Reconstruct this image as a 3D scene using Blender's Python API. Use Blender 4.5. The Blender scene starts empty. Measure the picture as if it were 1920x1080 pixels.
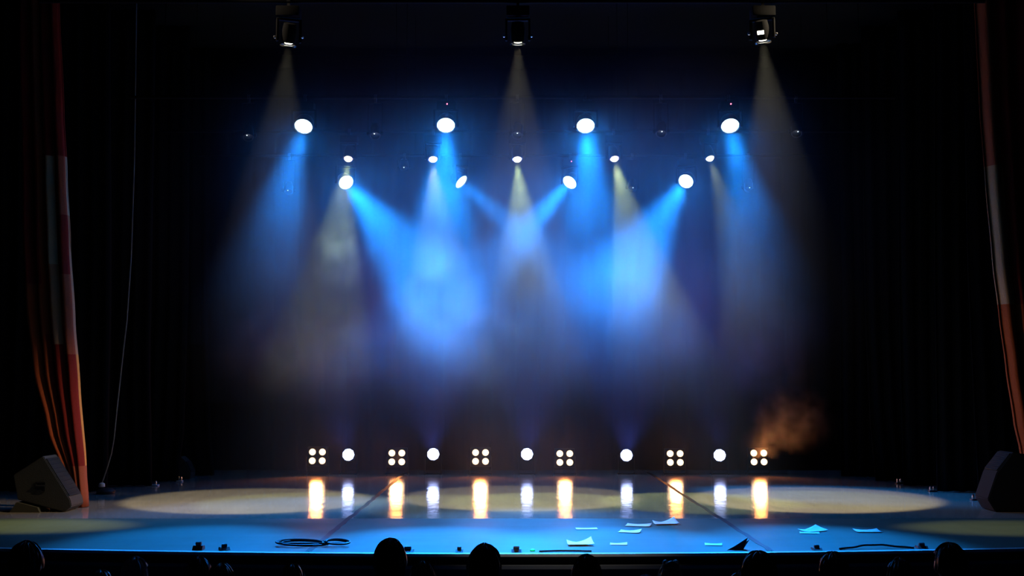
import bpy, bmesh, math, random
from mathutils import Vector, Matrix, Quaternion
random.seed(7)
PI = math.pi
sc = bpy.context.scene
C = sc.collection

# ------------------------------------------------------------------ camera
F = 2214.0                                   # focal length in pixels of the 1920 wide frame
TH = math.atan(183.0 / F)                    # camera tilted up
CAM = Vector((0, 0, 1.83))
cd = bpy.data.cameras.new('camera'); cam = bpy.data.objects.new('camera', cd); C.objects.link(cam)
cd.sensor_width = 36.0; cd.lens = 36.0 * F / 1920.0; cd.clip_end = 200
cam.location = CAM; cam.rotation_euler = (PI / 2 + TH, 0, 0)
sc.camera = cam

# ------------------------------------------------------------------ world, exposure
w = bpy.data.worlds.new('world'); sc.world = w; w.use_nodes = True
w.node_tree.nodes['Background'].inputs[0].default_value = (0.25, 0.35, 0.6, 1)
w.node_tree.nodes['Background'].inputs[1].default_value = 0.0004
vs = sc.view_settings
vs.view_transform = 'Standard'; vs.look = 'None'; vs.exposure = 0.0; vs.gamma = 1.0; vs.use_curve_mapping = False
cy = sc.cycles
cy.use_denoising = True
cy.max_bounces = 4; cy.diffuse_bounces = 2; cy.glossy_bounces = 3; cy.transmission_bounces = 2; cy.volume_bounces = 0
cy.volume_step_rate = 8.0; cy.volume_max_steps = 256
cy.sample_clamp_indirect = 4.0

# colours and powers of the show's lamps
BLUE = (0.008, 0.245, 1.0); VIOLET = (0.10, 0.16, 1.0); WARM = (1.0, 0.92, 0.62); OLIVE = (0.76, 1.0, 0.38); ORANGE = (1.0, 0.30, 0.07)
P_WASH, P_PROFILE, P_DOWN, P_PAR, P_BLIND = 15500, 1000, 2500, 850, 110

def spot(name, parent, loc, direction, size_deg, blend, power, color, radius):
    l = bpy.data.lights.new(name, 'SPOT'); l.spot_size = math.radians(size_deg); l.spot_blend = blend
    l.energy = power; l.color = color; l.shadow_soft_size = radius
    o = bpy.data.objects.new(name, l); C.objects.link(o)
    o.location = loc; o.rotation_mode = 'QUATERNION'
    o.rotation_quaternion = Vector(direction).to_track_quat('-Z', 'Y')
    o.parent = parent
    return o

# ------------------------------------------------------------------ helpers
def at(px, py, Y):
    """world point seen at pixel (px,py) at depth Y"""
    a, b = (px - 960) / F, (540 - py) / F
    d = Vector((a, math.cos(TH) - b * math.sin(TH), math.sin(TH) + b * math.cos(TH)))
    return CAM + d * (Y / d.y)
def on_floor(px, py, z=0.0):
    a, b = (px - 960) / F, (540 - py) / F
    d = Vector((a, math.cos(TH) - b * math.sin(TH), math.sin(TH) + b * math.cos(TH)))
    return CAM + d * ((z - CAM.z) / d.z)

class MB:
    def __init__(s): s.bm = bmesh.new()
    def _add(s, vs_, fs, M=None):
        vv = [s.bm.verts.new(M @ Vector(v) if M else v) for v in vs_]
        for f in fs:
            try: s.bm.faces.new([vv[i] for i in f])
            except ValueError: pass
        return s
    def box(s, c, size, M=None, bevel=0.0):
        x, y, z = (k / 2 for k in size); cx, cy_, cz = c
        if bevel <= 0:
            v = [(cx + i * x, cy_ + j * y, cz + k * z) for k in (-1, 1) for j in (-1, 1) for i in (-1, 1)]
            return s._add(v, [(0, 2, 3, 1), (4, 5, 7, 6), (0, 1, 5, 4), (2, 6, 7, 3), (0, 4, 6, 2), (1, 3, 7, 5)], M)
        t = bmesh.new(); bmesh.ops.create_cube(t, size=1.0)
        bmesh.ops.scale(t, vec=size, verts=t.verts)
        bmesh.ops.bevel(t, geom=list(t.edges), offset=bevel, segments=2, affect='EDGES', profile=0.5)
        t.verts.ensure_lookup_table(); t.verts.index_update()
        return s._add([tuple(q.co + Vector(c)) for q in t.verts], [[q.index for q in f.verts] for f in t.faces], M)
    def lathe(s, prof, n=24, M=None, axis='Z', cap=True):
        v, f = [], []
        for (r, h) in prof:
            for i in range(n):
                a = 2 * PI * i / n
                p = (r * math.cos(a), r * math.sin(a), h)
                if axis == 'X': p = (p[2], p[0], p[1])
                if axis == 'Y': p = (p[0], p[2], p[1])
                v.append(p)
        for k in range(len(prof) - 1):
            for i in range(n):
                j = (i + 1) % n
                f.append((k * n + i, k * n + j, (k + 1) * n + j, (k + 1) * n + i))
        if cap:
            f.append(tuple(range(n - 1, -1, -1))); f.append(tuple((len(prof) - 1) * n + i for i in range(n)))
        return s._add(v, f, M)
    def tube(s, pts, r, n=8, M=None, closed=False):
        pts = [Vector(p) for p in pts]; v, f = [], []; m = len(pts); up = Vector((0, 0, 1))
        prev = None
        for i, p in enumerate(pts):
            a = pts[(i - 1) % m] if (closed or i > 0) else p
            b = pts[(i + 1) % m] if (closed or i < m - 1) else p
            t = (b - a).normalized()
            if prev is None:
                x = t.cross(up)
                if x.length < 1e-4: x = t.cross(Vector((1, 0, 0)))
            else:
                x = prev - t * prev.dot(t)
            x.normalize(); prev = x; y = t.cross(x)
            rr = r[i] if isinstance(r, (list, tuple)) else r
            for k in range(n):
                an = 2 * PI * k / n
                v.append(tuple(p + x * rr * math.cos(an) + y * rr * math.sin(an)))
        for i in range(m if closed else m - 1):
            for k in range(n):
                j = (k + 1) % n; i2 = (i + 1) % m
                f.append((i * n + k, i * n + j, i2 * n + j, i2 * n + k))
        if not closed:
            f.append(tuple(range(n - 1, -1, -1))); f.append(tuple((m - 1) * n + k for k in range(n)))
        return s._add(v, f, M)
    def prism(s, poly, a, b, axis='Z', M=None):
        n = len(poly); v = []
        for h in (a, b):
            for (p, q) in poly:
                v.append({'Z': (p, q, h), 'X': (h, p, q), 'Y': (p, h, q)}[axis])
        f = [tuple(range(n - 1, -1, -1)), tuple(range(n, 2 * n))]
        f += [(i, (i + 1) % n, n + (i + 1) % n, n + i) for i in range(n)]
        return s._add(v, f, M)
    def mesh(s, name, smooth=True):
        bmesh.ops.recalc_face_normals(s.bm, faces=s.bm.faces)
        me = bpy.data.meshes.new(name); s.bm.to_mesh(me); s.bm.free()
        if smooth:
            me.polygons.foreach_set('use_smooth', [True] * len(me.polygons))
            me.set_sharp_from_angle(angle=math.radians(35))
        return me
    def build(s, name, m, parent=None, loc=None, quat=None, smooth=True):
        return link(name, s.mesh(name, smooth), m, parent, loc, quat)

def link(name, me, m, parent=None, loc=None, quat=None):
    o = bpy.data.objects.new(name, me); C.objects.link(o)
    if m is not None and not me.materials: me.materials.append(m)
    if parent is not None: o.parent = parent
    if loc is not None: o.location = loc
    if quat is not None: o.rotation_mode = 'QUATERNION'; o.rotation_quaternion = quat
    return o
def tag(o, label=None, cat=None, group=None, kind=None):
    if label: o['label'] = label
    if cat: o['category'] = cat
    if group: o['group'] = group
    if kind: o['kind'] = kind
    return o
def empty(name, loc, rz=0.0):
    o = bpy.data.objects.new(name, None); C.objects.link(o); o.location = loc; o.rotation_euler = (0, 0, rz)
    o.empty_display_size = 0.1
    return o

# ------------------------------------------------------------------ materials
def mat(name, color, rough=0.5, metal=0.0, noise=0.0, nscale=20.0, bump=0.0, sheen=0.0, spec=0.5, emit=None, estr=0.0, stretch=(1, 1, 1)):
    m = bpy.data.materials.new(name); m.use_nodes = True
    nt = m.node_tree; b = nt.nodes['Principled BSDF']
    b.inputs['Base Color'].default_value = (*color, 1); b.inputs['Roughness'].default_value = rough
    b.inputs['Metallic'].default_value = metal; b.inputs['Specular IOR Level'].default_value = spec
    if sheen: b.inputs['Sheen Weight'].default_value = sheen
    if emit:
        b.inputs['Emission Color'].default_value = (*emit, 1); b.inputs['Emission Strength'].default_value = estr
    if noise or bump:
        tc = nt.nodes.new('ShaderNodeTexCoord'); mp = nt.nodes.new('ShaderNodeMapping'); mp.inputs['Scale'].default_value = stretch
        nz = nt.nodes.new('ShaderNodeTexNoise'); nz.inputs['Scale'].default_value = nscale; nz.inputs['Detail'].default_value = 4
        nt.links.new(tc.outputs['Object'], mp.inputs[0]); nt.links.new(mp.outputs[0], nz.inputs['Vector'])
        if noise:
            mx = nt.nodes.new('ShaderNodeMix'); mx.data_type = 'RGBA'
            mx.inputs[6].default_value = (*[c * (1 - noise) for c in color], 1)
            mx.inputs[7].default_value = (*[min(1, c * (1 + noise)) for c in color], 1)
            nt.links.new(nz.outputs['Fac'], mx.inputs[0]); nt.links.new(mx.outputs[2], b.inputs['Base Color'])
        if bump:
            bp = nt.nodes.new('ShaderNodeBump'); bp.inputs['Strength'].default_value = bump; bp.inputs['Distance'].default_value = 0.01
            nt.links.new(nz.outputs['Fac'], bp.inputs['Height']); nt.links.new(bp.outputs[0], b.inputs['Normal'])
    return m

M = {}
M['black_paint'] = mat('black_paint', (0.012, 0.012, 0.013), 0.7)
M['velvet'] = mat('black_velvet', (0.004, 0.004, 0.005), 0.95, spec=0.05, sheen=0.0)
M['matt_black'] = mat('matt_black_coating', (0.003, 0.003, 0.003), 0.9, spec=0.05)
M['lamp_body'] = mat('black_lamp_casing', (0.012, 0.012, 0.013), 0.45)
M['chrome'] = mat('bright_rim_metal', (0.75, 0.75, 0.78), 0.25, metal=1.0, noise=0.1, nscale=40)
M['steel'] = mat('dark_steel', (0.02, 0.02, 0.022), 0.5, metal=0.5)
M['rubber'] = mat('black_rubber', (0.012, 0.012, 0.014), 0.55, noise=0.2, nscale=40)
M['paper'] = mat('white_paper', (0.88, 0.88, 0.88), 0.7, noise=0.05, nscale=30)
M['tape'] = mat('dark_floor_tape', (0.008, 0.008, 0.010), 0.6, noise=0.3, nscale=30, bump=0.4, spec=0.2)
M['speaker_side'] = mat('grey_speaker_paint', (0.035, 0.032, 0.024), 0.75, noise=0.15, nscale=60, bump=0.3)
M['speaker_black'] = mat('black_speaker_paint', (0.004, 0.004, 0.004), 0.9, noise=0.2, nscale=60, bump=0.3)
M['nosing'] = mat('stage_nosing_white', (0.5, 0.5, 0.5), 0.5, noise=0.2, nscale=10)
M['fascia'] = mat('stage_fascia', (0.02, 0.02, 0.025), 0.7, noise=0.3, nscale=6)
M['ledge'] = mat('fascia_ledge_paint', (0.10, 0.10, 0.11), 0.6)
M['led_red'] = mat('red_indicator', (0.2, 0, 0), 0.4, emit=(1.0, 0.12, 0.2), estr=6)
M['led_glint_white'] = mat('white_indicator_glint', (0.3, 0.3, 0.3), 0.4, emit=(0.7, 0.85, 1.0), estr=2.5)
M['led_green'] = mat('green_indicator', (0, 0.02, 0.005), 0.4, emit=(0.0, 0.5, 0.12), estr=1.2)
def lens_mat(name, color, s, sampled=True):
    m = mat(name, (0.2, 0.2, 0.2), 0.2, emit=color, estr=s)
    m.cycles.emission_sampling = 'FRONT_BACK' if sampled else 'NONE'
    return m
M['lens_blue'] = lens_mat('blue_wash_lens_lit', (0.45, 0.75, 1.0), 6, False)
M['lens_white'] = lens_mat('warm_profile_lens_lit', (1.0, 0.95, 0.75), 6, False)
M['lens_par'] = lens_mat('violet_par_lens_lit', (0.42, 0.50, 1.0), 11)
M['lens_orange'] = lens_mat('amber_blinder_lens_lit', (1.0, 0.66, 0.38), 2.7)
M['lens_par_bright'] = lens_mat('violet_par_lens_full', (0.45, 0.55, 1.0), 30)
M['lens_off'] = mat('unlit_lens_glass', (0.05, 0.06, 0.08), 0.1, noise=0.1, nscale=40)

def floor_mat(name, color, rough, spec, bump, nx, ny):
    m = bpy.data.materials.new(name); m.use_nodes = True
    nt = m.node_tree; b = nt.nodes['Principled BSDF']; L = nt.links.new
    tc = nt.nodes.new('ShaderNodeTexCoord')
    def nz(scale, sx, sy, det=4):
        mp = nt.nodes.new('ShaderNodeMapping'); mp.inputs['Scale'].default_value = (sx, sy, 1)
        n = nt.nodes.new('ShaderNodeTexNoise'); n.inputs['Scale'].default_value = scale; n.inputs['Detail'].default_value = det
        L(tc.outputs['Object'], mp.inputs[0]); L(mp.outputs[0], n.inputs['Vector']); return n
    scuff = nz(1.2, 0.7, 1.6, 6); streak = nz(3.0, 2.2, 0.25, 5); wave = nz(1.0, nx, ny, 3)
    mx = nt.nodes.new('ShaderNodeMix'); mx.data_type = 'RGBA'
    mx.inputs[6].default_value = (*[c * 0.72 for c in color], 1); mx.inputs[7].default_value = (*[c * 1.3 for c in color], 1)
    ad = nt.nodes.new('ShaderNodeMath'); ad.operation = 'ADD'; hf = nt.nodes.new('ShaderNodeMath'); hf.operation = 'MULTIPLY'; hf.inputs[1].default_value = 0.5
    L(scuff.outputs['Fac'], ad.inputs[0]); L(streak.outputs['Fac'], ad.inputs[1]); L(ad.outputs[0], hf.inputs[0]); L(hf.outputs[0], mx.inputs[0])
    L(mx.outputs[2], b.inputs['Base Color'])
    mr = nt.nodes.new('ShaderNodeMapRange'); mr.inputs['To Min'].default_value = rough * 0.75; mr.inputs['To Max'].default_value = rough * 1.3
    L(scuff.outputs['Fac'], mr.inputs['Value']); L(mr.outputs[0], b.inputs['Roughness'])
    b.inputs['Specular IOR Level'].default_value = spec
    bp = nt.nodes.new('ShaderNodeBump'); bp.inputs['Strength'].default_value = bump; bp.inputs['Distance'].default_value = 0.01
    L(wave.outputs['Fac'], bp.inputs['Height']); L(bp.outputs[0], b.inputs['Normal'])
    return m
M['floor_main'] = floor_mat('glossy_stage_floor', (0.36, 0.30, 0.23), 0.12, 0.5, 0.4, 5.0, 1.8)
M['floor_apron'] = floor_mat('matt_apron_floor', (0.070, 0.100, 0.070), 0.6, 0.2, 0.2, 1.0, 5.0)

CLOTH = [mat('curtain_cloth_' + n_, c_, 0.9, noise=0.25, nscale=70, bump=0.25, spec=0.15) for n_, c_ in (
    ('red_brown', (0.34, 0.075, 0.035)), ('dark_red', (0.22, 0.018, 0.012)), ('rust', (0.32, 0.06, 0.018)), ('amber', (0.62, 0.25, 0.06)), ('tan', (0.45, 0.24, 0.13)), ('cream', (0.55, 0.42, 0.27)))]

# ------------------------------------------------------------------ the stage itself
SEAM_Y = 16.52
XL, XR = -2.25, 2.88
def edge_y(x): return 13.16 + 0.013 * x * x            # gently bowed stage edge
floor = empty('floor', (0, 20, 0)); tag(floor, kind='structure')
def panel(poly, m, name='floor_panel'):
    mb = MB(); mb.prism(poly, -0.06, 0.0)
    o = mb.build(name, m, floor, smooth=False); o.location = (0, -20, 0); return o
G = 0.006
for (a, b) in ((-10.0, XL), (XL, XR), (XR, 10.0)):
    panel([(a + G, SEAM_Y + G), (b - G, SEAM_Y + G), (b - G, 27.0), (a + G, 27.0)], M['floor_main'])
    n = 12; xs = [a + G + (b - a - 2 * G) * i / n for i in range(n + 1)]
    panel([(x, edge_y(x)) for x in xs] + [(b - G, SEAM_Y - G), (a + G, SEAM_Y - G)], M['floor_apron'])
sub = MB(); n = 40; xs = [-10 + 20 * i / n for i in range(n + 1)]
sub.prism([(x, edge_y(x) + 0.01) for x in xs] + [(10, 27), (-10, 27)], -0.11, -0.061)
o = sub.build('floor_subdeck', M['black_paint'], floor, smooth=False); o.location = (0, -20, 0)
# cloth tape over the two long seams
def tape_strip(pts, wdt, name='seam_tape'):
    mb = MB(); v, f = [], []
    for i, p in enumerate(pts):
        q0 = Vector(pts[max(0, i - 1)]); q1 = Vector(pts[min(len(pts) - 1, i + 1)]); t = (q1 - q0).normalized(); nn = Vector((-t.y, t.x, 0))
        wv = wdt * random.uniform(0.85, 1.1) / 2
        for s_, z in ((-1, 0.0), (-1, 0.003), (1, 0.003), (1, 0.0)):
            c = Vector(p) + nn * wv * s_; v.append((c.x, c.y, z))
    for i in range(len(pts) - 1):
        for k in range(3): f.append((4 * i + k, 4 * i + k + 1, 4 * i + 4 + k + 1, 4 * i + 4 + k))
    mb._add(v, f); o = mb.build(name, M['tape'], floor, smooth=False); o.location = (0, -20, 0); return o
for X in (XL, XR):
    tape_strip([(X + random.uniform(-.012, .012), edge_y(X) + 0.03 + (25.2 - edge_y(X)) * i / 40, 0) for i in range(41)], 0.07)

# stage front: pale nosing strip, dark fascia, ledge
fr = empty('stage_front', (0, 13.2, -1.1)); tag(fr, kind='structure')
def ribbon(y_off, z0, z1, depth):
    mb = MB(); n = 40; xs = [-10 + 20 * i / n for i in range(n + 1)]
    poly = [(x, edge_y(x) + y_off) for x in xs] + [(x, edge_y(x) + y_off + depth) for x in reversed(xs)]
    mb.prism(poly, z0, z1); return mb
for nm, mb, m in (('nosing_strip', ribbon(-0.09, -0.03, 0.0, 0.089), M['nosing']), ('fascia_board', ribbon(0.0, -1.1, -0.111, 0.04), M['fascia']),
                  ('fascia_ledge', ribbon(-0.12, -0.16, -0.125, 0.119), M['ledge'])):
    o = mb.build(nm, m, fr, smooth=False); o.location = (0, -13.2, 1.1)

# black box around the stage
def wall(name, c, size, m='black_paint'):
    return tag(MB().box((0, 0, 0), size).build(name, M[m], None, c, smooth=False), kind='structure')
wall('wall_back', (0, 27.1, 4.2), (20.4, 0.2, 10.6))
wall('wall_left', (-10.1, 20, 4.2), (0.2, 14, 10.6)); wall('wall_right', (10.1, 20, 4.2), (0.2, 14, 10.6))
wall('ceiling', (0, 17, 9.6), (20.4, 20.2, 0.2))
wall('wall_proscenium_left', (-9.55, 17.2, 4.2), (2.0, 0.3, 10.6)); wall('wall_proscenium_right', (9.45, 17.2, 4.2), (1.8, 0.3, 10.6))

# ------------------------------------------------------------------ drapes
def drape(name, x0f, x1f, Y, z0, z1, m, folds, amp, nu=None, nv=24, seed=0, uvh=1.0, slope=0.0, thick=0.012, phase0=0.0):
    """pleated cloth: x0f/x1f give its side edges as functions of the height, slope turns it in plan"""
    rnd = random.Random(seed); nu = nu or folds * 10
    ph = [rnd.uniform(-0.5, 0.5) for _ in range(12)]; am = [rnd.uniform(0.7, 1.25) for _ in range(folds + 3)]
    me = bpy.data.meshes.new(name); v, f, uvs = [], [], []
    for j in range(nv + 1):
        t = j / nv; z = z0 + (z1 - z0) * t; a, b = x0f(z), x1f(z)
        for i in range(nu + 1):
            u = i / nu
            k = u * folds + 0.12 * math.sin(ph[0] + 5 * u + 1.5 * t) + 0.06 * math.sin(ph[1] * 9 + 13 * u - 2.2 * t)
            A = amp * am[int(min(max(k, 0), folds + 1))] * (1.05 - 0.35 * t)
            y = Y + slope * u + A * math.sin(2 * PI * k + phase0) + 0.25 * A * math.sin(4 * PI * k + ph[2] * 6)
            x = a + (b - a) * u + 0.25 * A * math.cos(2 * PI * k + phase0)
            v.append((x, y, z)); uvs.append((u * folds * amp * 6, (z - z0) * uvh))
    for j in range(nv):
        for i in range(nu):
            q = j * (nu + 1) + i; f.append((q, q + 1, q + nu + 2, q + nu + 1))
    me.from_pydata(v, [], f); ul = me.uv_layers.new(name='UVMap')
    for l in me.loops: ul.data[l.index].uv = uvs[l.vertex_index]
    me.polygons.foreach_set('use_smooth', [True] * len(me.polygons))
    o = link(name, me, m)
    sd = o.modifiers.new('thickness', 'SOLIDIFY'); sd.thickness = thick; sd.offset = 0
    return o
def table(pairs):
    """piecewise linear function of z from (z, x) pairs"""
    ps = sorted(pairs)
    def fn(z):
        if z <= ps[0][0]: return ps[0][1]
        for (a, xa), (b, xb) in zip(ps, ps[1:]):
            if z <= b: s_ = (z - a) / (b - a); s_ = s_ * s_ * (3 - 2 * s_) * 0.5 + s_ * 0.5; return xa + (xb - xa) * s_
        return ps[-1][1]
    return fn
def px_table(Y, pts): return table([(at(px, py, Y).z, at(px, py, Y).x) for (px, py) in pts])

# black back cloth
bk = drape('back_cloth', lambda z: -9.0, lambda z: 9.0, 25.9, 0.004, 8.9, M['velvet'], 34, 0.07, nu=300, nv=10, seed=3)
tag(bk, 'black pleated back cloth hanging behind the floor lamps', 'curtain')
# black legs in the wings
LEGS = [  # name side, Y, inner edge pixels (px,py), outer x offset
    (-1, 20.6, [(200, 920), (206, 600), (206, 0)], 'black wing drape beside the patched red curtain and thin rope'),
    (-1, 21.8, [(284, 908), (281, 650), (292, 0)], 'black wing drape next upstage of the rope, pale block at its hem'),
    (-1, 22.8, [(334, 902), (345, 800), (352, 560), (356, 0)], 'black wing drape in front of the small wedge monitor'),
    (-1, 24.3, [(402, 890), (394, 800), (390, 600), (396, 0)], 'black wing drape behind the small wedge monitor'),
    (1, 24.0, [(1576, 892), (1576, 500), (1566, 0)], 'black wing drape furthest upstage, near the smoking amber blinder'),
    (1, 22.8, [(1641, 903), (1630, 780), (1622, 600), (1614, 0)], 'black wing drape with a curled hem beside the silver clip'),
    (1, 21.8, [(1692, 910), (1688, 700), (1684, 0)], 'black wing drape with a long straight hem in the middle wing'),
    (1, 20.6, [(1757, 920), (1754, 600), (1750, 0)], 'black wing drape with a flat hem near two silver floor sockets'),
    (1, 19.2, [(1834, 936), (1826, 760), (1815, 500), (1806, 0)], 'black wing drape next to the black loudspeaker'),
]
for i, (sd_, Y, pts, lab) in enumerate(LEGS):
    inner = px_table(Y, pts); wid = 2.3
    f0, f1 = (lambda z, q=inner: q(z) - wid, inner) if sd_ < 0 else (inner, lambda z, q=inner: q(z) + wid)
    o = drape('wing_drape', f0, f1, Y, 0.012, 8.9, M['velvet'], 9, 0.055, seed=20 + i)
    tag(o, lab, 'curtain', 'black wing drapes')
# patched red house curtain, both sides
YC = 18.05
lc = drape('house_curtain', px_table(YC, [(138, 948), (128, 900), (92, 800), (66, 690), (52, 560), (46, 430), (40, 0)]),
           px_table(YC, [(162, 948), (158, 880), (147, 720), (138, 600), (130, 450), (124, 330), (118, 200), (110, 0)]),
           YC, 0.006, 9.2, CLOTH[0], 4, 0.085, nu=90, nv=60, seed=5, phase0=2.2)
tag(lc, 'red and amber patched house curtain gathered behind the grey monitor speaker', 'curtain')
rc = drape('house_curtain', px_table(YC, [(1925, 950), (1914, 850), (1901, 790), (1886, 690), (1873, 590), (1861, 490), (1848, 340), (1838, 200), (1829, 0)]),
           lambda z: 8.95, YC, 0.006, 9.2, CLOTH[0], 6, 0.10, nu=90, nv=60, seed=9, phase0=0.6)
tag(rc, 'dark red house curtain hanging behind the black loudspeaker', 'curtain')

def patches(o, nu, blocks):
    """sew rectangular patches of other cloth into a curtain: (u0, u1, z0, z1, cloth)"""
    me = o.data
    for m in CLOTH[1:]: me.materials.append(m)
    for p in me.polygons:
        u = (p.index % nu + 0.5) / nu; z = p.center.z
        for (u0, u1, za, zb, k) in blocks:
            if u0 <= u < u1 and za <= z < zb: p.material_index = k
patches(lc, 90, [(0, .34, 0, 3.4, 2), (0, .34, 3.4, 9, 1), (.34, .58, .6, 2.6, 1), (.34, .58, 2.6, 5.3, 2), (.58, .70, .63, 2.4, 1), (.58, .70, 2.4, 3.7, 4), (.58, .70, 3.7, 5.3, 5), (.58, .70, 5.3, 9, 1),
                 (.70, .95, .63, 2.35, 1), (.70, .95, 2.35, 3.6, 0), (.70, .95, 3.6, 4.5, 1), (.95, 1.01, .63, 2.35, 3), (.95, 1.01, 2.35, 4.4, 4), (.95, 1.01, 4.4, 5.3, 5), (.70, 1.01, 5.3, 9, 1)])
patches(rc, 90, [(0, 1, 0, 3.1, 2), (0, .2, 3.1, 5.2, 4), (0, .2, 5.2, 9, 0), (.2, 1, 3.1, 9, 1)])

# ------------------------------------------------------------------ lamps
def frame_to(d, roll_ref=Vector((1, 0, 0))):
    """rotation whose -Z looks along d and whose X stays level"""
    return Vector(d).normalized().to_track_quat('-Z', 'Y')
_cache = {}
def cached(key, fn):
    if key not in _cache: _cache[key] = fn()
    return _cache[key]

def wash_head():
    mb = MB(); mb.lathe([(0.03, 0.19), (0.10, 0.185), (0.135, 0.15), (0.155, 0.08), (0.165, 0.0), (0.165, -0.035), (0.156, -0.036), (0.156, -0.01)], 28)
    for k in range(6):
        mb.box((0, 0, 0.12), (0.29, 0.012, 0.02), Matrix.Rotation(k * PI / 6, 4, 'Z'))
    return mb.mesh('head')
def scallop_lens(R, n, dome=0.014):
    mb = MB(); v = [(0, 0, -0.04)]; seg = 48; rings = 2
    for r_ in range(1, rings + 1):
        for i in range(seg):
            a = 2 * PI * i / seg; rr = R * (r_ / rings) * (1 - 0.05 * (r_ == rings) * (0.5 + 0.5 * math.cos(n * a)))
            v.append((rr * math.cos(a), rr * math.sin(a), -0.04 + dome * (r_ / rings) ** 2))
    f = [(0, 1 + i, 1 + (i + 1) % seg) for i in range(seg)]
    for r_ in range(rings - 1):
        for i in range(seg):
            j = (i + 1) % seg; f.append((1 + r_ * seg + i, 1 + (r_ + 1) * seg + i, 1 + (r_ + 1) * seg + j, 1 + r_ * seg + j))
    mb._add(v, f); return mb.mesh('lens')
def bezel(R, w_, h0, h1):
    mb = MB(); mb.lathe([(R, h0), (R + w_, h0), (R + w_, h1), (R, h1), (R, h0)], 32, cap=False); return mb.mesh('bezel')
def yoke_mesh(half, drop, thick=0.03, wd=0.07):
    mb = MB(); mb.box((0, 0, 0), (2 * half + thick, wd, thick), bevel=0.006)
    for s_ in (-1, 1):
        mb.box((s_ * half, 0, -drop / 2 - 0.02), (thick, wd, drop + 0.05), bevel=0.006)
        mb.lathe([(0.03, -0.02), (0.03, 0.02)], 12, Matrix.Translation((s_ * half, 0, -drop)), axis='X')
    return mb.mesh('yoke')
def clamp_mesh():
    mb = MB(); mb.lathe([(0.03, -0.025), (0.042, -0.025), (0.042, 0.025), (0.03, 0.025), (0.03, -0.025)], 16, axis='X', cap=False)
    mb.box((0, 0, -0.065), (0.04, 0.05, 0.06)); mb.box((0, 0.05, 0.0), (0.015, 0.05, 0.015)); return mb.mesh('clamp')

def moving_head(name, lens_pos, d, R, label, group, cat, lens_m, batten_y, batten_z, led=None, head_mesh=None, lens_mesh=None, half=0.2, L=0.04, bz=(0.014, -0.05, -0.02), body='lamp_body'):
    """a lamp hung from a batten: clamp, base box, yoke, head with bezel and lens"""
    d = Vector(d).normalized(); piv = lens_pos - d * L
    root = empty(name, (piv.x, batten_y, batten_z)); tag(root, label, cat, group)
    rp = piv - root.location                                        # pivot in the root's frame
    link('clamp', cached('clamp', clamp_mesh), M['steel'], root)
    base_z = -0.165
    link('base_box', cached('base', lambda: MB().box((0, 0, 0), (0.32, 0.22, 0.14), bevel=0.012).mesh('base_box')), M['matt_black'], root, (0, 0, base_z))
    yk_top = base_z - 0.095
    pan = math.atan2(d.y, d.x) + PI / 2
    drop = yk_top - rp.z
    link('yoke', cached(('yoke', half, round(drop, 3)), lambda: yoke_mesh(half, drop)), M['matt_black'], root, (rp.x, rp.y, yk_top), Quaternion((0, 0, 1), pan))
    q = frame_to(d)
    h = link('head', head_mesh, M[body], root, rp, q)
    link('bezel', cached(('bz', R, bz), lambda: bezel(R, *bz)), M['chrome'] if cat == 'spotlight' else M['lamp_body'], h)
    link('lens', lens_mesh, lens_m, h)
    if led:
        link('status_light', cached('led', lambda: MB().lathe([(0.012, 0.0), (0.012, 0.006), (0.006, 0.010)], 10, axis='Y').mesh('status_light')), M[led], root, (0.02, -0.122, base_z + 0.02))
    return root, h, rp, q, d

# battens and their hanging wires
BAT = {'front': (16.1, 7.18), 'wash': (20.0, 6.78), 'profile': (22.0, 6.62), 'rear': (24.0, 6.55)}
for key, lab in (('front', 'black batten pipe carrying the three downlights'), ('wash', 'black batten pipe carrying the four high blue wash lights'),
                 ('profile', 'black batten pipe carrying the five small white profile spots'), ('rear', 'black batten pipe carrying the four crossing blue wash lights')):
    Y, Z = BAT[key]; r = empty('lighting_batten', (0, Y, Z)); tag(r, lab, 'batten')
    MB().tube([(-6.6, 0, 0), (6.6, 0, 0)], 0.029, 10).build('pipe', M['matt_black'], r)
    for X in (-6, -2, 2, 6):
        MB().tube([(X, 0, 0), (X, 0, 9.5 - Z)], 0.005, 6).build('hanging_wire', M['matt_black'], r)

# --- blue wash lights
WASH = [ # px, py, row, aim px, aim py, indicator, label, power
    (569, 237, 'wash', 345, 1020, None, 'lit blue wash light, its beam falling to the patched curtain side', 0.6),
    (836, 235, 'wash', 815, 1025, 'led_red', 'lit blue wash light under a red lamp, above a white spot beam', 1.15),
    (1098, 236, 'wash', 1160, 1025, None, 'lit blue wash light on the high batten with no indicator, beam straight down', 0.9),
    (1369, 236, 'wash', 1545, 1020, 'led_red', 'lit blue wash light under a red lamp at the end of its batten', 0.6),
    (649, 342, 'rear', 1195, 1000, None, 'lit blue wash light right below a white profile spot, beam crossing the stage', 0.95),
    (865, 341, 'rear', 1547, 926, None, 'lit blue wash light turned sideways, seen as a thin oval', 0.7),
    (1068, 342, 'rear', 508, 955, 'led_red', 'lit blue wash light with a tilted oval face under a red indicator', 0.75),
    (1286, 340, 'rear', 848, 1000, None, 'lit blue wash light crossing inward beneath the outermost profile spots', 0.95),
]
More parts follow.
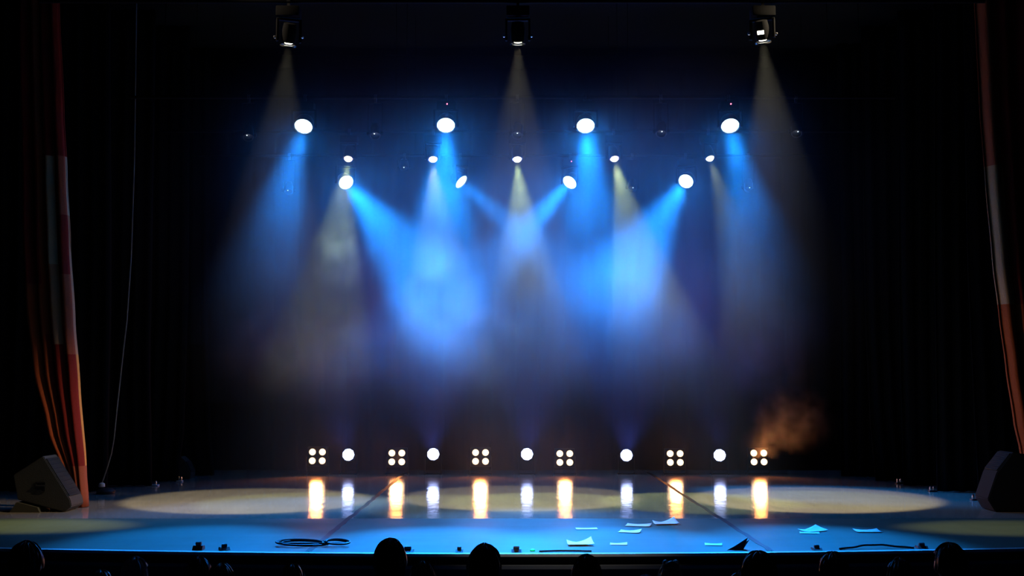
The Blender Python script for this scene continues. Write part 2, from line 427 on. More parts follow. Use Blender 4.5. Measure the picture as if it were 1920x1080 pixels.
for i, (px, py, row, ax, ay, led, lab, k) in enumerate(WASH):
    Y, Z = BAT[row]; Yl = Y - 0.12; p = at(px, py, Yl); tgt = on_floor(ax, ay); d = (tgt - p).normalized()
    root, h, rp, q, d = moving_head('wash_light', p, d, 0.152, lab, 'blue moving wash lights', 'stage light', M['lens_blue'], Y, Z, led,
                                    cached('wash_head', wash_head), cached('wash_lens', lambda: scallop_lens(0.155, 12)), half=0.2)
    spot('beam_light', root, rp + d * 0.075, d, 24, 0.8, P_WASH * k, BLUE, 0.11)
    spot('spill_light', root, rp + d * 0.085, d, 140, 1.0, P_WASH * (0.009 + 0.014 * k), BLUE, 0.1)

# --- small white profile spots
def profile_head():
    mb = MB(); mb.lathe([(0.04, 0.22), (0.085, 0.21), (0.10, 0.12), (0.10, -0.02), (0.09, -0.05), (0.08, -0.051), (0.08, -0.02)], 24); return mb.mesh('head')
PROF = [(653, 297, 560, 940, 'white profile spot above the first crossing wash light, faint grey beam', 1.1),
        (812, 298, 850, 945, 'white profile spot shining between two blue beams', 0.95),
        (970, 298, 1015, 940, 'white profile spot over the middle of the stage, wide pale beam', 1.6),
        (1152, 297, 1300, 940, 'white profile spot with a clear yellowish beam', 1.8),
        (1331, 296, 1540, 935, 'white profile spot with a dim beam near the wing, above the outer wash', 0.9)]
for (px, py, ax, ay, lab, k) in PROF:
    Y, Z = BAT['profile']; p = at(px, py, Y - 0.1); tgt = on_floor(ax, ay); d = (tgt - p).normalized()
    root, h, rp, q, d = moving_head('profile_spot', p, d, 0.078, lab, 'small white profile spots', 'spotlight', M['lens_white'], Y, Z, None,
                                    cached('prof_head', profile_head), cached('prof_lens', lambda: MB().lathe([(0.001, -0.105), (0.03, -0.10), (0.055, -0.082), (0.07, -0.058), (0.076, -0.04)], 24, cap=False).mesh('lens')), half=0.14)
    spot('beam_light', root, rp + d * 0.12, d, 28, 0.35, P_PROFILE * k, OLIVE, 0.05)

# --- downlights on the front batten
DOWN = [(541, 78, 470, 940, 'downlight on the front batten hanging above the patched curtain side', 1.0),
        (971, 76, 975, 935, 'downlight in the middle of the front batten, straight above the mid-stage profile spot', 0.9),
        (1430, 72, 1520, 938, 'downlight with a bright slot above its lens ring', 1.25)]
for i, (px, py, ax, ay, lab, k) in enumerate(DOWN):
    Y, Z = BAT['front']; p = at(px, py, Y + 0.05); tgt = on_floor(ax, ay); d = (tgt - p).normalized()
    root, h, rp, q, d = moving_head('downlight', p, d, 0.10, lab, 'downlights on the front batten', 'spotlight', M['lens_white'], Y, Z, None,
                                    cached('down_head', profile_head), cached('down_lens', lambda: MB().lathe([(0.001, -0.075), (0.045, -0.07), (0.07, -0.05)], 24, cap=False).mesh('lens')), half=0.16, bz=(0.012, -0.105, -0.085), body='matt_black')
    for s_ in (-1, 1): link('yoke_glint_knob', cached('knob', lambda: MB().lathe([(0.004, -0.022), (0.02, -0.015), (0.024, 0.0), (0.02, 0.015), (0.004, 0.022)], 12, axis='X').mesh('yoke_glint_knob')), M['chrome'], root, rp + Vector((s_ * 0.19, -0.02, 0.02)))  # chrome knobs added at the yoke ends to give glints
    spot('beam_light', root, rp + d * 0.10, d, 32, 0.25, P_DOWN * k, WARM, 0.05)
    if i == 2:
        MB().box((0, -0.102, 0.06), (0.09, 0.01, 0.05)).build('lit_slot', M['lens_white'], h)

# --- unlit fixtures on the battens with tiny glowing dots, indicators and painted glints
OFF = [(703, 250, 'wash', 'unlit par can on the high batten, glowing dot for a pipe glint'), (970, 249, 'wash', 'unlit par can over the middle profile spot'),
       (1240, 246, 'wash', 'unlit par can with a white point of light between two wash lights'), (1494, 246, 'wash', 'unlit par can with a white point of light at the batten end'),
       (465, 253, 'wash', 'unlit par can with a glowing dot for a dull reflection at the batten end'), (541, 356, 'rear', 'unlit par can beside the long blue beam, faint white point'),
       (758, 313, 'rear', 'unlit par can between two white profile spots'), (1186, 351, 'rear', 'unlit par can near the yellowish beam with a white point'),
       (1404, 351, 'rear', 'unlit par can inside the outer blue beam')]
def can_mesh():
    mb = MB(); mb.lathe([(0.03, 0.2), (0.07, 0.19), (0.09, 0.1), (0.09, -0.06), (0.084, -0.06), (0.08, 0.0)], 20); return mb.mesh('can')
for (px, py, row, lab) in OFF:
    Y, Z = BAT[row]; p = at(px, py, Y - 0.02); root = empty('par_can', (p.x, Y, Z)); tag(root, lab, 'stage light', 'unlit par cans')
    link('clamp', cached('clamp', clamp_mesh), M['steel'], root)
    dz = p.z - Z
    d = Vector((-0.1 * (1 if px > 960 else -1), -0.55, -0.85)).normalized()
    link('yoke', cached(('cy', round(dz, 3)), lambda: yoke_mesh(0.12, -dz - 0.10, 0.012, 0.03)), M['matt_black'], root, (0, 0, -0.10))
    cn = link('can', cached('can', can_mesh), M['lamp_body'], root, (0, 0, dz), frame_to(d))
    link('lens', cached('can_lens', lambda: MB().lathe([(0.001, -0.03), (0.05, -0.025), (0.083, -0.01)], 20, cap=False).mesh('lens')), M['lens_off'], cn)
    link('indicator_glint_dot', cached('ind', lambda: MB().lathe([(0.001, -0.014), (0.009, -0.008), (0.012, 0.0)], 10, cap=False).mesh('indicator_glint_dot')), M['led_glint_white'], root, (0.0, -0.10, dz - 0.02))  # emissive dots; the pipe glint and the dull reflection are emission too

# --- floor row: violet par lamps and amber four-lens blinders
YF = 24.7
def par_head():
    mb = MB(); mb.lathe([(0.05, 0.17), (0.11, 0.16), (0.14, 0.08), (0.145, -0.02), (0.128, -0.022)], 28); return mb.mesh('head')
def u_bracket(half, h, depth=0.16):
    mb = MB()
    for s_ in (-1, 1):
        mb.box((s_ * half, 0, h / 2), (0.012, 0.04, h)); mb.box((s_ * half, 0, 0.008), (0.03, depth * 2, 0.016), bevel=0.003)
    mb.box((0, 0, 0.008), (2 * half, 0.05, 0.012)); return mb.mesh('bracket')
PARS = [(653, 853, 'violet floor par lamp between the first two amber blinders', -0.12, 0.8), (812, 852, 'violet floor par lamp with a strong upward blue beam', 0.02, 1.4),
        (988, 852, 'violet floor par lamp at the middle of the floor row', 0.05, 1.0), (1175, 854, 'brightest floor par lamp with a pale blue halo', -0.02, 1.6),
        (1350, 854, 'violet floor par lamp between the last two amber blinders', -0.05, 1.0)]
for (px, py, lab, tx, k) in PARS:
    p = at(px, py, YF - 0.06); root = empty('par_lamp', (p.x, YF, 0)); tag(root, lab, 'stage light', 'violet floor par lamps')
    d = Vector((tx, -1, 0.10)).normalized(); rp = Vector((0, 0, p.z))
    link('bracket', cached('parbr', lambda: u_bracket(0.165, 0.40)), M['lamp_body'], root)
    h = link('head', cached('par_head', par_head), M['lamp_body'], root, rp, frame_to(d))
    link('bezel', cached(('bz', .126), lambda: bezel(0.126, 0.02, -0.035, -0.02)), M['lamp_body'], h)
    link('lens', cached('par_lens', lambda: scallop_lens(0.124, 9)), M['lens_par_bright' if px > 900 else 'lens_par'], h)
    d2 = Vector((tx, -0.75, 1)).normalized()
    spot('beam_light', root, rp + d * 0.09, d2, 66, 1.0, P_PAR * k, VIOLET, 0.1)
BLIND = [(595, 856, 'amber four-lens blinder nearest the patched curtain, end of the floor row', 1.4), (744, 858, 'dimmer amber four-lens blinder between two violet par lamps', 0.7),
         (901, 857, 'bright amber four-lens blinder before the mid-stage par lamp', 1.3), (1059, 859, 'amber four-lens blinder just past the mid-stage par lamp', 1.0),
         (1266, 859, 'small-looking amber blinder beside the taped floor seam', 0.6), (1423, 858, 'amber four-lens blinder with brown smoke above it', 0.9)]
def blinder_body():
    mb = MB(); mb.box((0, 0.05, 0), (0.42, 0.14, 0.40), bevel=0.015)
    for k in range(5): mb.box((0, 0.13, -0.14 + 0.07 * k), (0.34, 0.03, 0.012))
    for i in (-1, 1):
        for j in (-1, 1):
            mb.lathe([(0.074, -0.055), (0.083, -0.055), (0.083, 0.0), (0.074, 0.0), (0.074, -0.055)], 24, Matrix.Translation((i * 0.103, -0.02, j * 0.090)), axis='Y', cap=False)
    return mb.mesh('body')
def blinder_lens():
    mb = MB(); mb.lathe([(0.001, -0.05), (0.045, -0.046), (0.068, -0.03)], 24, axis='Y', cap=False); return mb.mesh('lens')
for (px, py, lab, k) in BLIND:
    p = at(px, py, YF - 0.05); root = empty('blinder_lamp', (p.x, YF, 0)); tag(root, lab, 'stage light', 'amber four-lens floor blinders')
    rp = Vector((0, 0, p.z)); q = Quaternion((1, 0, 0), -0.06)
    link('bracket', cached('blbr', lambda: u_bracket(0.225, 0.36)), M['lamp_body'], root)
    b = link('body', cached('blb', blinder_body), M['lamp_body'], root, rp, q)
    for i in (-1, 1):
        for j in (-1, 1):
            link('lens', cached('bll', blinder_lens), M['lens_orange'], b, (i * 0.103, -0.02, j * 0.090))
    spot('beam_light', root, rp + Vector((0, -0.14, 0)), (0, -1, 0.35), 130, 1.0, P_BLIND * k, ORANGE, 0.12)


# --- profile spots over the auditorium and beside the arch (above the picture)
FOH = [(0.0, 9.0, 6.6, Vector((0.6, 15.0, 0.0)), 30, 1.0, 1400, (1.0, 0.95, 0.85), 'added front-of-house fill spot whitening the papers on the apron'),  # unseen front fill, added so the loose papers turn white
       (5.0, 15.3, 8.3, on_floor(60, 986), 8.5, 0.9, 13000, (1.0, 0.74, 0.22), 'arch profile spot aimed at the apron by the grey monitor'),
       (-5.0, 15.3, 8.3, on_floor(1890, 990), 8.5, 0.8, 7000, (1.0, 0.78, 0.30), 'arch profile spot aimed at the apron by the black loudspeaker'),
       (5.9, 15.3, 8.3, Vector((-6.55, 18.0, 0.2)), 19, 1.0, 4000, (1.0, 0.80, 0.55), 'arch profile spot aimed at the hem of the patched curtain'),
       (-5.9, 15.3, 8.3, Vector((7.7, 18.0, 1.0)), 20, 1.0, 1100, (1.0, 0.80, 0.6), 'arch profile spot aimed at the dark red curtain')]
for (yb, zb, lab) in ((9.0, 7.2, 'lighting pipe over the auditorium'), (15.3, 8.9, 'lighting pipe high in front of the arch')):
    r = empty('lighting_batten', (0, yb, zb)); tag(r, lab, 'batten')
    MB().tube([(-6.6, 0, 0), (6.6, 0, 0)], 0.029, 10).build('pipe', M['matt_black'], r)
    for X in (-6, 0, 6): MB().tube([(X, 0, 0), (X, 0, 9.5 - zb)], 0.005, 6).build('hanging_wire', M['matt_black'], r)
for (x, y, z, tgt, sz, bl, pw, col, lab) in FOH:
    p = Vector((x, y, z)); d = (tgt - p).normalized()
    root, h, rp, q, d = moving_head('profile_spot', p, d, 0.078, lab, 'profile spots above the picture', 'spotlight', M['lens_white'], y, z + 0.6, None,
                                    cached('prof_head', profile_head), _cache['prof_lens'], half=0.14)
    spot('beam_light', root, rp + d * 0.125, d, sz, bl, pw, col, 0.05)

# ------------------------------------------------------------------ loudspeakers
def px_poly(pts, Y): return [(at(a, b, Y).x, at(a, b, Y).z) for (a, b) in pts]
def monitor(name, pts, Y, depth, m, label, front, handle=None, group=None):
    poly = px_poly(pts, Y); cx = sum(p[0] for p in poly) / len(poly); z0 = min(p[1] for p in poly)
    poly = [(x - cx, z - z0 + 0.002) for (x, z) in poly]
    root = empty(name, (cx, Y, 0)); tag(root, label, 'loudspeaker', group)
    mb = MB(); mb.prism(poly, 0.0, depth, 'Y')
    bmesh.ops.bevel(mb.bm, geom=list(mb.bm.edges), offset=0.012, segments=2, affect='EDGES')
    b = mb.build('cabinet', m, root)
    i, j = front; a, c = Vector((poly[i][0], 0, poly[i][1])), Vector((poly[j][0], 0, poly[j][1])); t = (c - a); L_ = t.length; t.normalize()
    nrm = Vector((-t.z, 0, t.x)); mid = (a + c) / 2
    ctr = Vector((0, 0, sum(p[1] for p in poly) / len(poly)))
    if nrm.dot(mid - ctr) < 0: nrm = -nrm
    R = Matrix((( t.x, 0, nrm.x, mid.x), (0, 1, 0, depth / 2), (t.z, 0, nrm.z, mid.z), (0, 0, 0, 1)))
    mb = MB(); mb.box((0, 0, 0.008), (L_ * 0.86, depth * 0.9, 0.016), R, bevel=0.006); g = mb.build('grille', M['speaker_black'], root)
    mb = MB()
    for k in range(9): mb.box((-L_ * 0.38 + L_ * 0.095 * k, 0, 0.018), (0.006, depth * 0.84, 0.006), R)
    mb.build('grille_bars', M['steel'], g)
    if handle:
        hx, hz, hs = handle; hp = at(hx, hz, Y); hx, hz = hp.x - cx, hp.z - z0
        mb = MB()
        for (ax, az, sx, sz) in ((0, hs / 2, hs, 0.02), (0, -hs / 2, hs, 0.02), (hs / 2, 0, 0.02, hs), (-hs / 2, 0, 0.02, hs)):
            mb.box((hx + ax, -0.004, hz + az), (sx, 0.012, sz))
        hd = mb.build('handle_cup', M['speaker_black'], root)
        MB().box((hx, -0.001, hz), (hs, 0.004, hs)).build('cup_recess', M['speaker_black'], hd)
        MB().tube([(hx - hs / 2, -0.012, hz + hs * 0.15), (hx + hs / 2, -0.012, hz + hs * 0.15)], 0.012, 8).build('grip', M['rubber'], hd)
    return root
monitor('stage_monitor', [(81, 848), (132, 930), (134, 943), (120, 953), (33, 930), (25, 884)], 17.35, 0.5, M['speaker_side'],
        'grey many-sided stage monitor tilted beside the patched red curtain', (0, 1), (76, 906, 0.13))
monitor('stage_monitor', [(1899, 846), (1925, 850), (1972, 900), (1966, 950), (1936, 958), (1866, 957), (1852, 934), (1869, 884)], 17.35, 0.5, M['speaker_black'],
        'black stage loudspeaker on the floor before the dark red curtain', (7, 0))
monitor('stage_monitor', [(338, 854), (347, 862), (358, 885), (356, 896), (322, 896), (322, 862)], 23.4, 0.35, M['speaker_side'],
        'small wedge monitor half hidden among the black wing drapes', (1, 2))
wp = px_poly([(18, 953), (31, 934), (70, 944), (74, 953)], 17.3); z0 = min(z for _, z in wp); wx = wp[0][0]
mb = MB(); mb.prism([(x - wx, z - z0) for x, z in wp], 0, 0.4, 'Y')
tag(mb.build('wedge_block', mat('pale_wedge_wood', (0.06, 0.055, 0.035), 0.7, noise=0.2, nscale=15), None, (wx, 17.3, 0.002), smooth=False), 'pale wedge block propping up the grey stage monitor', 'block')

# rope with a weight by the first wing drape
rp_ = [at(a, b, 20.25) for a, b in ((191, 906), (200, 880), (209, 850), (214, 820), (219, 770), (225, 715), (231, 660), (238, 600), (246, 480), (252, 300), (256, 0))]
rp_.append(Vector((rp_[-1].x, 20.25, 9.5)))
rope = empty('weighted_rope', (rp_[0].x, 20.25, 0)); tag(rope, 'pale cord hanging by the wing drapes with a dark weight on the floor', 'rope')
MB().tube([p - rope.location for p in rp_], 0.012, 8).build('cord', mat('pale_cord', (0.16, 0.15, 0.14), 0.8, noise=0.3, nscale=60), rope)
MB().lathe([(0.10, 0.003), (0.15, 0.01), (0.155, 0.05), (0.12, 0.085), (0.04, 0.10)], 20).build('weight', M['rubber'], rope, (0.07, 0, 0))
MB().lathe([(0.02, 0.10), (0.055, 0.12), (0.05, 0.17), (0.02, 0.19)], 12).build('knot', M['nosing'], rope)

# little metal floor sockets and blocks at the hems
def floor_socket(px, py, label, big=1.0, pale=False):
    p = on_floor(px, py); r = empty('floor_socket', (p.x, p.y, 0)); tag(r, label, 'floor socket')
    MB().box((0, 0, 0.012), (0.16 * big, 0.12, 0.022), bevel=0.005).build('plate', M['paper'] if pale else M['steel'], r)
    for s_ in (-1, 1): MB().lathe([(0.02, 0.023), (0.022, 0.06), (0.016, 0.09), (0.004, 0.095)], 10).build('plug', M['chrome'], r, (s_ * 0.035 * big, 0, 0))
floor_socket(287, 911, 'pale floor plate at the hem of a black wing drape', 1.3, True)
floor_socket(337, 903, 'small pale floor plate under the small wedge monitor', 0.7, True)
floor_socket(1633, 893, 'silver floor socket at the hem of the furthest upstage drape', 0.8)
floor_socket(1686, 907, 'silver floor socket by the drape with a curled hem', 0.8)
floor_socket(1748, 922, 'silver floor socket with twin plugs beside a flat drape hem', 0.8)
floor_socket(1828, 938, 'silver floor socket nearest the black loudspeaker', 0.8)

# ------------------------------------------------------------------ papers and cables on the apron
def paper(px, py, wpx, rot, curl, fold, label, aspect=0.7):
    c = on_floor(px, py); wd = wpx * c.y / F; ln = wd * aspect
    mb = MB(); n = 10; v, f = [], []
    for j in range(n + 1):
        for i in range(n + 1):
            u, t = i / n - 0.5, j / n - 0.5
            z = 0.004 + 0.5 * curl * (abs(u * 2) ** 2.2) * (0.5 + t) + 0.45 * fold * max(0.0, u * 1.6 + t * 0.7 - 0.2) + 0.3 * curl * (t * 2) ** 2
            v.append((u * wd * (1 - 0.12 * fold * 8 * max(0, t)), t * ln, z))
    for j in range(n):
        for i in range(n):
            q = j * (n + 1) + i; f.append((q, q + 1, q + n + 2, q + n + 1))
    mb._add(v, f); o = mb.build('paper_sheet', M['paper'], None, (c.x, c.y, 0)); o.rotation_euler = (0, 0, rot)
    sd = o.modifiers.new('thickness', 'SOLIDIFY'); sd.thickness = 0.0012; sd.offset = 1
    tag(o, label, 'paper', 'loose paper sheets on the apron')
paper(1100, 992, 40, 0.05, 0.01, 0.0, 'white paper sheet lying flat, apart from the cluster of sheets', 0.5)
paper(1197, 986, 46, -0.25, 0.02, 0.02, 'white paper sheet touching the folded sheet in the cluster')
paper(1248, 983, 44, 0.15, 0.05, 0.10, 'white paper sheet folded up in a wave, back of the cluster')
paper(1181, 998, 40, -0.3, 0.02, 0.04, 'white paper sheet with one turned corner, front of the cluster')
paper(1088, 1022, 48, 0.1, 0.06, 0.08, 'creased paper sheet at the stage edge by the green light')
paper(1160, 1021, 32, -0.1, 0.01, 0.02, 'small pale sheet near the stage edge in front of the cluster')
paper(1338, 1022, 32, -0.15, 0.015, 0.0, 'small pale sheet beside the black open folder')
paper(1524, 996, 46, 0.5, 0.03, 0.09, 'white paper sheet with a raised triangular flap')
paper(1518, 1000, 36, -0.2, 0.01, 0.0, 'white paper sheet tucked under the raised triangular flap', 0.5)
paper(1627, 997, 46, 0.05, 0.03, 0.0, 'lone white paper sheet furthest towards the black loudspeaker')

def cable(name, pts, r, label, cat='cable'):
    root = Vector(pts[0]); mb = MB(); mb.tube([Vector(p) - root for p in pts], r, 8)
    return tag(mb.build(name, M['rubber'], None, root), label, cat)
def loop_pts(c, a, b, turns, z, seed, drift=0.02):
    rnd = random.Random(seed); out = []
    n = int(turns * 40)
    for i in range(n + 1):
        t = 2 * PI * i / 40; k = i / n
        wob = 1 + 0.08 * math.sin(t * 0.7 + seed)
        out.append((c.x + a * wob * math.cos(t) + drift * math.sin(t * .31), c.y + b * wob * math.sin(t), z + 0.018 * k + 0.03 * (0.5 + 0.5 * math.sin(t - 0.6 + 0.4 * k))))
    return out
c1, c2 = on_floor(567, 1024), on_floor(631, 1025)
cable('cable_coil', loop_pts(c1, 0.27, 0.13, 2.6, 0.014, 2) + loop_pts(c2, 0.13, 0.09, 1.6, 0.03, 5), 0.011, 'black cable coil lying on the stage edge over the taped seam', 'cable')
def edge_pt(px, back=0.05, z=0.012):
    x = (px - 960) / F * 13.3; return Vector((x, edge_y(x) + back, z))
cable('stage_cable', [edge_pt(1570 + 6.5 * i, 0.06 + 0.10 * math.sin(PI * i / 22) + 0.02 * math.sin(i), 0.013 + 0.025 * math.sin(PI * i / 22) ** 2) for i in range(23)], 0.012,
      'black cable bulging along the stage edge beyond the lone paper sheet')
cable('stage_cable', [edge_pt(1010 + 8 * i, 0.04 + 0.05 * math.sin(PI * i / 12), 0.013) for i in range(13)], 0.011, 'black cable along the stage edge under the creased sheet')

def boundary_mic(px, wd, hg, label, green=False, rot=0.0):
    p = edge_pt(px, 0.09, 0.004); r = empty('boundary_microphone', p, rot); tag(r, label, 'microphone', 'small black microphones on the stage edge')
    MB().prism([(-0.07, 0), (0.07, 0), (0.05, hg * 0.4), (-0.03, hg * 0.45)], -wd / 2, wd / 2, 'X').build('plate', M['rubber'], r, smooth=False)
    MB().lathe([(0.012, -wd * 0.3), (0.022, -wd * 0.25), (0.024, wd * 0.25), (0.012, wd * 0.3)], 12, axis='X').build('capsule', M['rubber'], r, (0, 0.0, hg * 0.62))
    MB().box((0, 0.0, hg * 0.42), (0.02, 0.03, hg * 0.3)).build('stem', M['rubber'], r)
    if green: MB().lathe([(0.03, 0.0), (0.03, 0.012), (0.015, 0.02)], 12).build('status_light', M['led_green'], r, (0.18, 0.05, 0.0))
boundary_mic(376, 0.11, 0.10, 'small black microphone on the stage edge standing taller than its neighbour')
boundary_mic(425, 0.10, 0.07, 'small low black microphone next to the taller one', rot=0.5)
boundary_mic(768, 0.13, 0.05, 'flat black microphone beside the round dark head')
boundary_mic(863, 0.08, 0.05, 'tiny black microphone between two dark heads')
boundary_mic(968, 0.11, 0.06, 'black microphone with a green light on the stage edge', True)
boundary_mic(1527, 0.10, 0.05, 'small black microphone on the edge in front of the flap sheet')
boundary_mic(1730, 0.11, 0.06, 'small black microphone at the end of the bulging edge cable')
fo = edge_pt(1374, 0.12, 0.004); r = empty('open_folder', fo, 0.25); tag(r, 'black open folder with ragged leaves standing at the stage edge', 'folder')
for k, (tl, ln, hh) in enumerate(((-0.5, 0.20, 0.10), (0.15, 0.18, 0.13), (0.7, 0.16, 0.11))):
    mb = MB(); mb.prism([(-ln / 2, 0), (ln / 2, 0), (ln / 2 + 0.05, hh), (-ln / 2 + 0.12, hh * 0.5)], -0.003, 0.003, 'Y', Matrix.Rotation(tl * 0.6, 4, 'X'))
    mb.build('leaf', M['rubber'], r, (0.03 * k, 0.04 * k, 0.0), smooth=False)

# ------------------------------------------------------------------ auditorium and the people in it
ROWS = [(7.0, -0.455), (7.95, -0.655), (8.9, -0.845), (9.9, -1.045)]
af = empty('floor_auditorium', (0, 9, -1.3)); tag(af, kind='structure')
for (y, z) in [(5.9, -0.25)] + ROWS + [(10.9, -1.1), (12.1, -1.1)]:
    o = MB().box((0, 0, 0), (18, 0.96 if y < 10.5 else 1.2, 0.3)).build('floor_step', M['fascia'], af, (0, y + 0.12 - 9, z - 0.15 + 1.3 - 0.002), smooth=False)

def ball(mb, c, r, n=14, shape=None):
    v, f = [], []
    rings = n // 2 + 2
    for j in range(rings + 1):
        th = PI * j / rings
        for i in range(n):
            a = 2 * PI * i / n; d = Vector((math.sin(th) * math.cos(a), math.sin(th) * math.sin(a), math.cos(th)))
            p = Vector((d.x * r[0], d.y * r[1], d.z * r[2]))
            if shape: p = shape(p)
            v.append(tuple(Vector(c) + p))
    for j in range(rings):
        for i in range(n):
            k = (i + 1) % n; f.append((j * n + i, j * n + k, (j + 1) * n + k, (j + 1) * n + i))
    mb._add(v, f)
HC = Vector((0, 0.03, 1.215))                     # centre of the head
def body_mesh():
    mb = MB()
    def limb(pts, rs):
        mb.tube(pts, rs, 14)
        for p, r_ in zip(pts, rs): ball(mb, p, (r_ * 0.985,) * 3, 12)
    # trunk
    T = [((0, -0.02, 0.50), .17, .13), ((0, -0.05, 0.62), .155, .12), ((0, -0.06, 0.76), .165, .125), ((0, -0.05, 0.90), .185, .125), ((0, -0.03, 1.0), .15, .09)]
    v, f, n = [], [], 24
    for (c, rx, ry) in T:
        for i in range(n):
            a = 2 * PI * i / n; v.append((c[0] + rx * math.cos(a), c[1] + ry * math.sin(a), c[2]))
    for k in range(len(T) - 1):
        for i in range(n): j = (i + 1) % n; f.append((k * n + i, k * n + j, (k + 1) * n + j, (k + 1) * n + i))
    f += [tuple(range(n - 1, -1, -1)), tuple((len(T) - 1) * n + i for i in range(n))]
    mb._add(v, f)
    limb([(0, -0.02, 0.98), (0, 0.0, 1.06), (0, 0.02, 1.15)], [0.075, 0.058, 0.056])
    def skull(p):
        if p.z < 0: p.x *= 1 + 0.35 * p.z / 0.12 * 0.8; p.y *= 1 + 0.12 * p.z / 0.12
        if p.y < 0: p.x *= 1.03
        return p
    ball(mb, HC, (0.074, 0.095, 0.118), 24, skull)
    mb.tube([HC + Vector((0, 0.085, 0.015)), HC + Vector((0, 0.108, -0.025))], [0.010, 0.016], 10)       # nose
    mb.tube([HC + Vector((-0.022, 0.083, -0.062)), HC + Vector((0, 0.092, -0.062)), HC + Vector((0.022, 0.083, -0.062))], 0.008, 8)  # mouth
    for s_ in (-1, 1):
        ball(mb, HC + Vector((s_ * 0.031, 0.078, 0.004)), (0.015, 0.012, 0.010), 10)                         # eyes
        ball(mb, HC + Vector((s_ * 0.078, -0.005, -0.008)), (0.012, 0.022, 0.033), 12)                       # ears
        limb([(s_ * 0.10, -0.03, 0.965), (s_ * 0.175, -0.03, 0.945)], [0.055, 0.060])
        limb([(s_ * 0.175, -0.03, 0.945), (s_ * 0.225, 0.02, 0.72)], [0.060, 0.045])
        limb([(s_ * 0.225, 0.02, 0.72), (s_ * 0.15, 0.24, 0.615)], [0.044, 0.030])
        # hand resting on the thigh
        w_ = Vector((s_ * 0.15, 0.24, 0.615)); pm = Vector((s_ * 0.125, 0.315, 0.60))
        mb.tube([w_, (w_ + pm) / 2, pm], [0.030, 0.036, 0.036], 12); ball(mb, pm, (0.036, 0.032, 0.018), 12)
        for k, ln in enumerate((0.062, 0.075, 0.07, 0.055)):
            off = (k - 1.5) * 0.021; b0 = pm + Vector((off, 0.015, 0.0)); b1 = b0 + Vector((off * 0.25, ln * 0.6, -0.004)); b2 = b1 + Vector((0, ln * 0.45, -0.02))
            limb([b0, b1, b2], [0.0105, 0.0095, 0.008])
        t0 = (w_ + pm) / 2 + Vector((-s_ * 0.030, 0, 0)); limb([t0, t0 + Vector((-s_ * 0.03, 0.035, -0.004)), t0 + Vector((-s_ * 0.034, 0.065, -0.01))], [0.013, 0.011, 0.009])
        limb([(s_ * 0.09, 0.0, 0.50), (s_ * 0.13, 0.42, 0.51)], [0.092, 0.062])
        limb([(s_ * 0.13, 0.42, 0.51), (s_ * 0.13, 0.44, 0.30), (s_ * 0.13, 0.43, 0.09)], [0.060, 0.055, 0.038])
        limb([(s_ * 0.13, 0.41, 0.055), (s_ * 0.14, 0.52, 0.045), (s_ * 0.15, 0.62, 0.035)], [0.045, 0.043, 0.032])
    me = mb.mesh('person_raw'); o = bpy.data.objects.new('person_raw', me); C.objects.link(o)
    rm = o.modifiers.new('r', 'REMESH'); rm.mode = 'VOXEL'; rm.voxel_size = 0.009; rm.use_smooth_shade = True
    sm = o.modifiers.new('s', 'SMOOTH'); sm.factor = 0.5; sm.iterations = 3
    dg = bpy.context.evaluated_depsgraph_get(); out = bpy.data.meshes.new_from_object(o.evaluated_get(dg))
    bpy.data.objects.remove(o); out.name = 'person'
    out.polygons.foreach_set('use_smooth', [True] * len(out.polygons))
    return out
def garment(body, test, off, name):
    bm = bmesh.new(); bm.from_mesh(body)
    bmesh.ops.delete(bm, geom=[f for f in bm.faces if not test(f.calc_center_median())], context='FACES')
    bm.normal_update(); vs_ = [(q, q.normal.copy()) for q in bm.verts]
    for q, n_ in vs_: q.co += n_ * off
    me = bpy.data.meshes.new(name); bm.to_mesh(me); bm.free(); me.materials.clear()
    me.polygons.foreach_set('use_smooth', [True] * len(me.polygons)); return me
def hand_zone(c): return c.y > 0.235 and c.z > 0.555 and c.z < 0.66
def is_trouser(c): return not hand_zone(c) and 0.10 <= c.z and (c.z < 0.52 or (c.y > 0.11 and c.z < 0.60))
def is_shirt(c): return not hand_zone(c) and not is_trouser(c) and 0.5 < c.z < 1.035
def is_shoe(c): return c.z < 0.115
BODY = body_mesh()
SHIRT, TROUSERS, SHOES = (garment(BODY, t, o_, n_) for t, o_, n_ in ((is_shirt, 0.010, 'jumper'), (is_trouser, 0.008, 'trousers'), (is_shoe, 0.007, 'shoes')))

